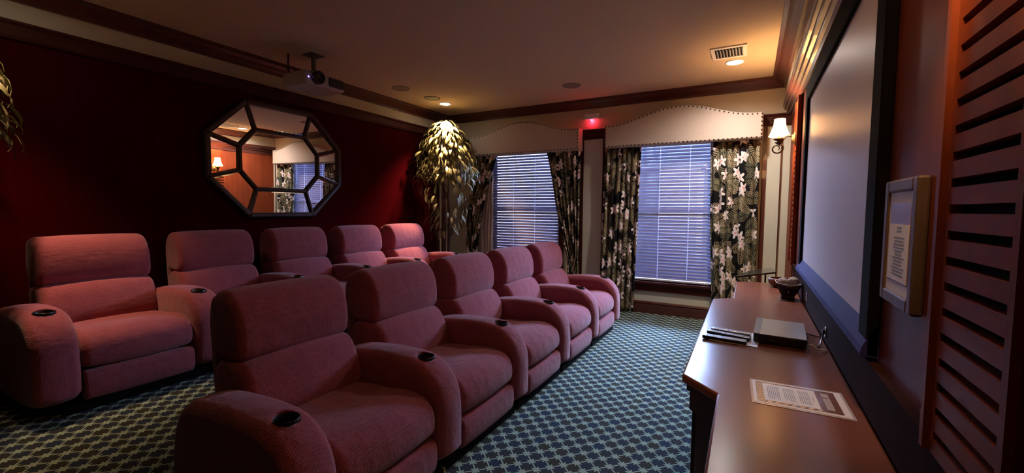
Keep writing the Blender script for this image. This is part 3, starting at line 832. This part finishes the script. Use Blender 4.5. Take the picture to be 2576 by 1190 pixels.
t = thing('air_vent', 'rectangular cream air vent in the ceiling next to the downlight by the screen', 'air vent', (-.243, 4.62, ZC))
mb = MB(); hx, hy = .15, .165
for x0, x1, y0, y1 in ((-hx,-hx+.032,-hy,hy),(hx-.032,hx,-hy,hy),(-hx+.032,hx-.032,-hy,-hy+.04),(-hx+.032,hx-.032,hy-.04,hy)): mb.box(x0,x1,y0,y1,-.012,0)
mb.build('frame', WHITE, t, bevel=.002)
mb = MB(); mb.box(-hx+.032, hx-.032, -hy+.04, hy-.04, -.003, -.001); mb.build('duct_shade_plate', BLACKM, t)  # black plate painted in for the shade inside the duct
mb = MB()
for k in range(9):
    x = -hx+.045 + k*.0263; mb.add([(x,-.10,-.003),(x+.012,-.10,-.016),(x+.012,.115,-.016),(x,.115,-.003),(x+.003,-.10,-.003),(x+.015,-.10,-.016),(x+.015,.115,-.016),(x+.003,.115,-.003)], [(0,1,2,3),(7,6,5,4),(0,4,5,1),(3,2,6,7),(1,5,6,2),(0,3,7,4)])
mb.build('vanes', WHITE, t)

# projector
t = thing('ceiling_projector', 'grey projector hanging from the ceiling, its lens facing the screen', 'projector', (-3.80, 2.84, 2.575))
mb = MB(); mb.box(-.20, .16, -.22, .22, -.07, .06); mb.build('body', PROJ, t, bevel=.025)
mb = MB(); mb.lathe([(.062,0),(.062,.05),(.050,.055),(.046,.03),(.001,.02)], (.15,-.10,.0), 28, 'x'); mb.build('lens', BLACK, t, smooth=True)
mb = MB(); mb.box(.155,.172,.03,.20,-.045,.04); mb.build('vent_panel', BLACK, t, bevel=.006)
mb = MB(); mb.tube([(-.02,0,.06),(-.02,0,.262)], .022, 14); mb.box(-.09,.05,-.07,.07,.262,.269); mb.box(-.12,.08,-.10,.10,.06,.075); mb.build('ceiling_mount', GRILLE, t)
mb = MB(); mb.tube([(-.17,-.14,.05),(-.2,-.15,.12),(-.19,-.15,.268)], .009, 8); mb.build('cable', BLACK, t)
mb = MB(); mb.sphere((.163,-.19,-.01), .006); mb.build('indicator_light', BLUELED, t)

# emergency sensor with red glow on the far wall
t = thing('alarm_beacon', 'small white wall alarm with a glowing red light, between the two pelmets', 'alarm', (-1.96, YF, 2.59))
mb = MB(); mb.box(-.10, .10, -.05, 0, -.005, .075); mb.build('housing', WHITE, t, bevel=.012)
mb = MB(); mb.sphere((0,-.03,-.012), .011); mb.build('red_lamp', REDLED, t)
ld = bpy.data.lights.new('alarm_red_light', 'POINT'); ld.energy = .6; ld.color = (1, .02, .06); ld.shadow_soft_size = .01
lo = bpy.data.objects.new('alarm_red_light', ld); COL.objects.link(lo); lo.location = (-1.96, YF-.03, 2.56)

# ------------------------------------------------------------------ plants
def plant(cx, cy_, ztop, seed, label, ymin, ymax, xmin=XL+.03, nleaf=950, spread=.42):
    rnd = random.Random(seed)
    t = thing('potted_ficus', label, 'plant', (cx, cy_, RZ), 'tall potted plants in the corners')
    mb = MB(); mb.lathe([(.10,0),(.13,.02),(.17,.24),(.185,.26),(.185,.29),(.165,.29),(.155,.25),(.001,.245)], (0,0,0), 28); mb.build('pot', POT, t, smooth=True)
    H = ztop-RZ
    mb = MB(); tips = []
    for k in range(7):
        a = rnd.uniform(0, 2*PI); r0 = .03; r1 = rnd.uniform(.02, .14)
        pts = []
        for j in range(9):
            s = j/8; pts.append((math.cos(a)*(r0+(r1-r0)*s)+.02*math.sin(5*s+a), math.sin(a)*(r0+(r1-r0)*s)+.02*math.cos(4*s+a), .24+s*(H*.88-.24)))
        mb.tube(pts, [.013-.0008*j for j in range(9)], 7)
    mb.build('stems', BARK, t, smooth=True)
    def rad(z):   # z as height fraction down from top
        P_ = [(0,.05),(.04,.17),(.10,.29),(.20,.40),(.32,.43),(.45,.36),(.58,.25),(.66,.15)]
        for (z0, r0), (z1, r1) in zip(P_, P_[1:]):
            if z0 <= z <= z1: return r0+(r1-r0)*(z-z0)/(z1-z0)
        return .1
    mb = MB()
    for i in range(nleaf):
        q = rnd.random()*.34 if rnd.random() < .90 else rnd.uniform(.3, .66)
        R_ = rad(q)*spread/.42; rr = R_*math.sqrt(rnd.uniform(.25, 1)) if rnd.random() < .5 else R_*rnd.uniform(.88, 1.05)
        a = rnd.uniform(0, 2*PI); x, y, z = rr*math.cos(a), rr*math.sin(a), H*(1-q)
        out = Vector((math.cos(a), math.sin(a), 0))
        tilt = rnd.uniform(.15, .75) if q > .06 else rnd.uniform(.6, 1.2)
        d = (out*math.sin(tilt) - Vector((0,0,1))*math.cos(tilt) + Vector((rnd.uniform(-.45,.45), rnd.uniform(-.45,.45), 0))).normalized()
        side = d.cross(out+Vector((rnd.uniform(-.4,.4), rnd.uniform(-.4,.4), .2))).normalized(); nrm = side.cross(d)
        L_ = rnd.uniform(.11, .17); W_ = L_*rnd.uniform(.12, .155)
        p = Vector((x, y, z)); v = []
        for s_, ww, dr in ((0,.08,0),(.2,.75,.01),(.5,1,.015),(.8,.65,.005),(1,.04,-.02)):
            c = p + d*L_*s_ + nrm*dr
            v += [c - side*W_*ww, c + nrm*-.004, c + side*W_*ww]
        bad = False
        for c in v:
            wx, wy = c.x+cx, c.y+cy_
            if wx < xmin or wy > ymax or wy < ymin or c.z+RZ > ztop+.03: bad = True
        if bad: continue
        f = []
        for s_ in range(4):
            b_ = s_*3; f += [(b_,b_+1,b_+4,b_+3),(b_+1,b_+2,b_+5,b_+4)]
        mb.add(v, f)
    o = mb.build('foliage', LEAF, t, smooth=True)
    return t
plant(-4.02, 5.20, 2.66, 5, 'tall dark leafy potted plant in the far corner beside the window', 4.6, YF-.15)
plant(-4.02, .36, 2.62, 9, 'leafy plant whose lit tips enter at the left edge of the photo', -.55, 1.1, spread=.46)

# ------------------------------------------------------------------ things on the console
CT = .69
# set-top box
t = thing('disc_player', 'flat black and grey media player box on the console', 'media player', (.152, 2.64, CT), rz=math.radians(-3))
mb = MB(); mb.box(-.112,.112,-.185,.185,.006,.046); mb.build('casing', BLACK, t, bevel=.003)
mb = MB(); mb.box(-.111,.111,-.184,.184,.046,.0485); o = mb.build('lid', GREYTOP, t); o['label'] = 'grey satin metal lid'
mb = MB(); mb.box(-.1135,-.085,-.183,.183,.047,.0495); mb.build('front_strip', BLACK, t)
for sx_, sy_ in ((-.09,-.16),(.09,-.16),(-.09,.16),(.09,.16)):
    mb = MB(); mb.lathe([(.010,0),(.011,.006)], (sx_,sy_,0), 14); mb.build('foot', BLACKM, t)
mb = MB(); mb.sphere((-.03,-.1855,.024), .003); mb.sphere((.06,-.1855,.022), .003); mb.build('screw', METAL, t)
def cable(name, label, pts, r, m_=BLACK):
    cu = []
    P_ = [Vector(p) for p in pts]
    for i in range(len(P_)-1):
        p0 = P_[max(i-1,0)]; p1 = P_[i]; p2 = P_[i+1]; p3 = P_[min(i+2, len(P_)-1)]
        for k in range(8):
            s = k/8; cu.append(.5*((2*p1)+(p2-p0)*s+(2*p0-5*p1+4*p2-p3)*s*s+(3*p1-p0-3*p2+p3)*s**3))
    cu.append(P_[-1])
    mb = MB(); mb.tube(cu, r, 8); o = mb.build(name, m_, None, smooth=True); return o
c = cable('power_cable', '', [(.262,2.50,.712),(.29,2.49,.700),(.315,2.55,.696),(.332,2.62,.72),(.340,2.64,.745)], .0032); tag(c, 'thin black power cable looping from the media player to the wall', 'cable')
c = cable('signal_cable', '', [(.262,2.70,.712),(.285,2.73,.702),(.31,2.74,.695),(.343,2.73,.695)], .003); tag(c, 'short black lead behind the media player, further from the camera', 'cable')
c = cable('video_cable', '', [(.262,2.46,.716),(.275,2.45,.716),(.30,2.44,.702),(.335,2.47,.696)], .004, PAPER); tag(c, 'pale grey plug and lead at the near corner of the media player', 'cable')
t = thing('power_outlet', 'small white power outlet on the upstand behind the media player', 'outlet', (.350, 2.64, .745))
mb = MB(); mb.box(-.005,0,-.017,.017,-.026,.026); mb.build('cover_plate', WHITE, t, bevel=.002)
mb = MB(); mb.box(-.016,-.005,-.010,.010,-.010,.012); mb.build('plug', BLACK, t, bevel=.002)
t = thing('power_outlet', 'small pale outlet on the upstand beside the two bowls', 'outlet', (.350, 3.50, .775))
mb = MB(); mb.box(-.005,0,-.017,.017,-.026,.026); mb.build('cover_plate', WHITE, t, bevel=.002)
mb = MB(); mb.box(-.007,-.005,-.008,.008,-.016,.016); mb.build('socket', LAM, t)

# notice card under remotes
pad = thing('notice_card', 'white laminated card lying under the remote controls', 'card', (-.050, 2.51, CT), rz=math.radians(-4))
mb = MB(); mb.box(-.108,.108,-.13,.13,.0005,.003); mb.build('sheet', PAPER, pad)
mb = MB()
for k in range(6): mb.box(.03,.095,-.10+k*.02,-.095+k*.02,.003,.0034)
mb.build('printed_lines', INK, pad)
def remote(x, y, rz, L_, W_, label, cols, z=.0035, body=BLACK):
    t = thing('remote_control', label, 'remote control', (x, y, CT+z), 'remote controls on the laminated card', rz)
    mb = MB(); mb.prism([(-W_/2,.004),(-W_/2+.005,0),(W_/2-.005,0),(W_/2,.004),(W_/2,.013),(W_/2-.003,.0165),(-W_/2+.003,.0165),(-W_/2,.013)], 'x', -L_/2, L_/2)
    mb.build('body', body, t, bevel=.003)
    rnd = random.Random(int(L_*1000))
    rows = cols
    for g, (xa, xb, mt_) in enumerate([(-.42,-.15,BUTTON),(-.1,.1,BLUEB),(.15,.42,BUTTON)]):
        mb = MB(); n = 4 if g != 1 else 2
        for i in range(n):
            for j in range(3):
                xx = L_*(xa+(xb-xa)*(i+.5)/n); yy = W_*(-.28+.28*j); mb.box(xx-.0038, xx+.0038, yy-.003, yy+.003, .0165, .0175)
        mb.build('buttons', mt_, t)
    return t
BLUEB = mat('blue_grey_buttons', (.15, .18, .42), rough=.5)
remote(-.098, 2.410, math.radians(-6), .20, .05, 'black remote control nearest the camera, overhanging the laminated card edge', 3)
remote(-.083, 2.495, math.radians(-14), .205, .042, 'slim dark remote control lying askew in the middle of the three', 3)
remote(-.075, 2.570, math.radians(-9), .19, .044, 'grey-blue remote control furthest from the camera on the card', 3, body=GREYTOP)

# laminated notice
t = thing('laminated_notice', 'laminated printed notice with a brown decorative border at the near end of the console', 'notice', (.167, 1.80, CT), rz=math.radians(2.0))
mb = MB(); mb.box(-.146,.146,-.118,.118,.0004,.0014); mb.build('laminate', LAM, t)
mb = MB(); mb.box(-.138,.138,-.108,.108,.0014,.0022); mb.build('sheet', PAPER, t)
mb = MB(); mb.box(-.128,.118,-.094,.098,.0022,.0028); mb.build('border_print', BROWNP, t)
mb = MB(); mb.box(-.105,.058,-.080,.085,.0028,.0034); sh2 = mb.build('text_panel', PAPER, t)
mb = MB(); rr = random.Random(11)
for k in range(25):
    x = .046 - k*.0057
    if k in (1, 8, 9, 16, 17): continue
    wl = .062 if k > 1 else .03
    wl *= rr.uniform(.7, 1); mb.box(x-.0010, x+.0010, -wl, .066-(.066-wl)*.3 if k > 1 else wl, .0034, .0037)
mb.build('printed_lines', INK, sh2)
mb = MB(); mb.box(.076,.098,-.072,.030,.0028,.0034); mb.box(.076,.098,.038,.075,.0028,.0034); mb.build('heading_label', LAM, t)
mb = MB()
for k in range(7):
    yy = -.080 + k*.0245; mb.add([(-.126,yy,.0029),(-.108,yy+.004,.0029),(-.104,yy+.007,.0029),(-.123,yy+.005,.0029)], [(0,1,2,3)])
for k in range(7):
    xx = -.10 + k*.024; mb.add([(xx,-.093,.0029),(xx+.012,-.093,.0029),(xx+.020,-.081,.0029),(xx+.006,-.083,.0029)], [(0,1,2,3)])
mb.build('leaf_glints', LEAFGLINT, t)  # leaf marks are reflected highlights painted onto the brown border

# bowls
t = thing('square_bowl', 'dark square flared bowl holding decorative balls at the far end of the console', 'bowl', (.262, 3.86, CT))
def sqring(h_, z, n=10, p=.12):
    out = []
    for k in range(4):
        a0 = PI/4 + k*PI/2
        c0 = Vector((math.cos(a0), math.sin(a0)))*h_*1.414; c1 = Vector((math.cos(a0+PI/2), math.sin(a0+PI/2)))*h_*1.414
        for i in range(n):
            s = i/n; q = c0.lerp(c1, s); pin = 1 - .06*math.sin(PI*s); out.append((q.x*pin, q.y*pin, z + .012*(abs(2*s-1)**2) * (z/.11)))
    return out
hs = [(.042,0),(.046,.010),(.040,.020),(.055,.045),(.072,.085),(.082,.112),(.078,.112),(.066,.085),(.048,.045),(.02,.030)]
v = []; 
for h_, z in hs: v += sqring(h_, z)
n_ = 40; f = [(a*n_+i, a*n_+(i+1) % n_, (a+1)*n_+(i+1) % n_, (a+1)*n_+i) for a in range(len(hs)-1) for i in range(n_)] + [tuple(range(n_-1,-1,-1)), tuple((len(hs)-1)*n_+i for i in range(n_))]
mb = MB(); mb.add(v, f); mb.build('bowl_body', BOWLM, t, smooth=True)
mb = MB(); v = sqring(.083,.1125) + sqring(.077,.1135); f = [(i,(i+1) % n_, n_+(i+1) % n_, n_+i) for i in range(n_)]; mb.add(v, f); mb.build('rim', LAM, t, smooth=True)
for k, (x, y, z, r, l) in enumerate([(-.034,-.006,.118,.038,'brownish decorative ball on the left in the square bowl'),(.032,-.01,.128,.039,'pale decorative ball on the right in the square bowl'),(0,.040,.095,.033,'decorative ball at the back of the square bowl'),(.0,-.03,.070,.030,'decorative ball low at the front of the square bowl')]):
    mb = MB(); mb.sphere((0,0,0), r, 20)
    for q in range(6):
        a = q*PI/6; ring = [(r*1.01*math.cos(s*PI/12)*math.cos(a), r*1.01*math.cos(s*PI/12)*math.sin(a), r*1.01*math.sin(s*PI/12)) for s in range(25)]
        mb.tube(ring, .0016, 5)
    o = mb.build('decorative_ball', BALL, None, smooth=True, loc=(.262+x, 3.86+y, CT+z)); tag(o, l, 'decorative ball', 'balls in the square bowl')
t = thing('wooden_bowl', 'low round carved wooden bowl at the far corner of the console behind the square bowl', 'bowl', (.245, 4.42, CT))
mb = MB(); mb.lathe([(.05,0),(.075,.012),(.098,.04),(.095,.068),(.085,.078),(.078,.076),(.086,.06),(.085,.04),(.05,.018),(.001,.015)], (0,0,0), 32); mb.build('bowl_body', BOWLW, t, smooth=True)
# corner glass table
t = thing('corner_table', 'dark glass topped corner table between the console and the window', 'side table', (.12, 5.14, 0))
poly = [(-.24,-.50),(.125,.06),(.10,.43),(-.10,.10)]
mb = MB(); mb.prism(poly, 'z', .708, .726); mb.build('glass_top', GLASSK, t, bevel=.003)
mb = MB(); mb.tube([(.03,.08,.02),(.03,.08,.708)], .008, 12); mb.build('leg', BLACK, t)
mb = MB(); mb.lathe([(.13,0),(.13,.012),(.02,.02)], (.03,.08,0), 28); mb.build('foot', BLACK, t)
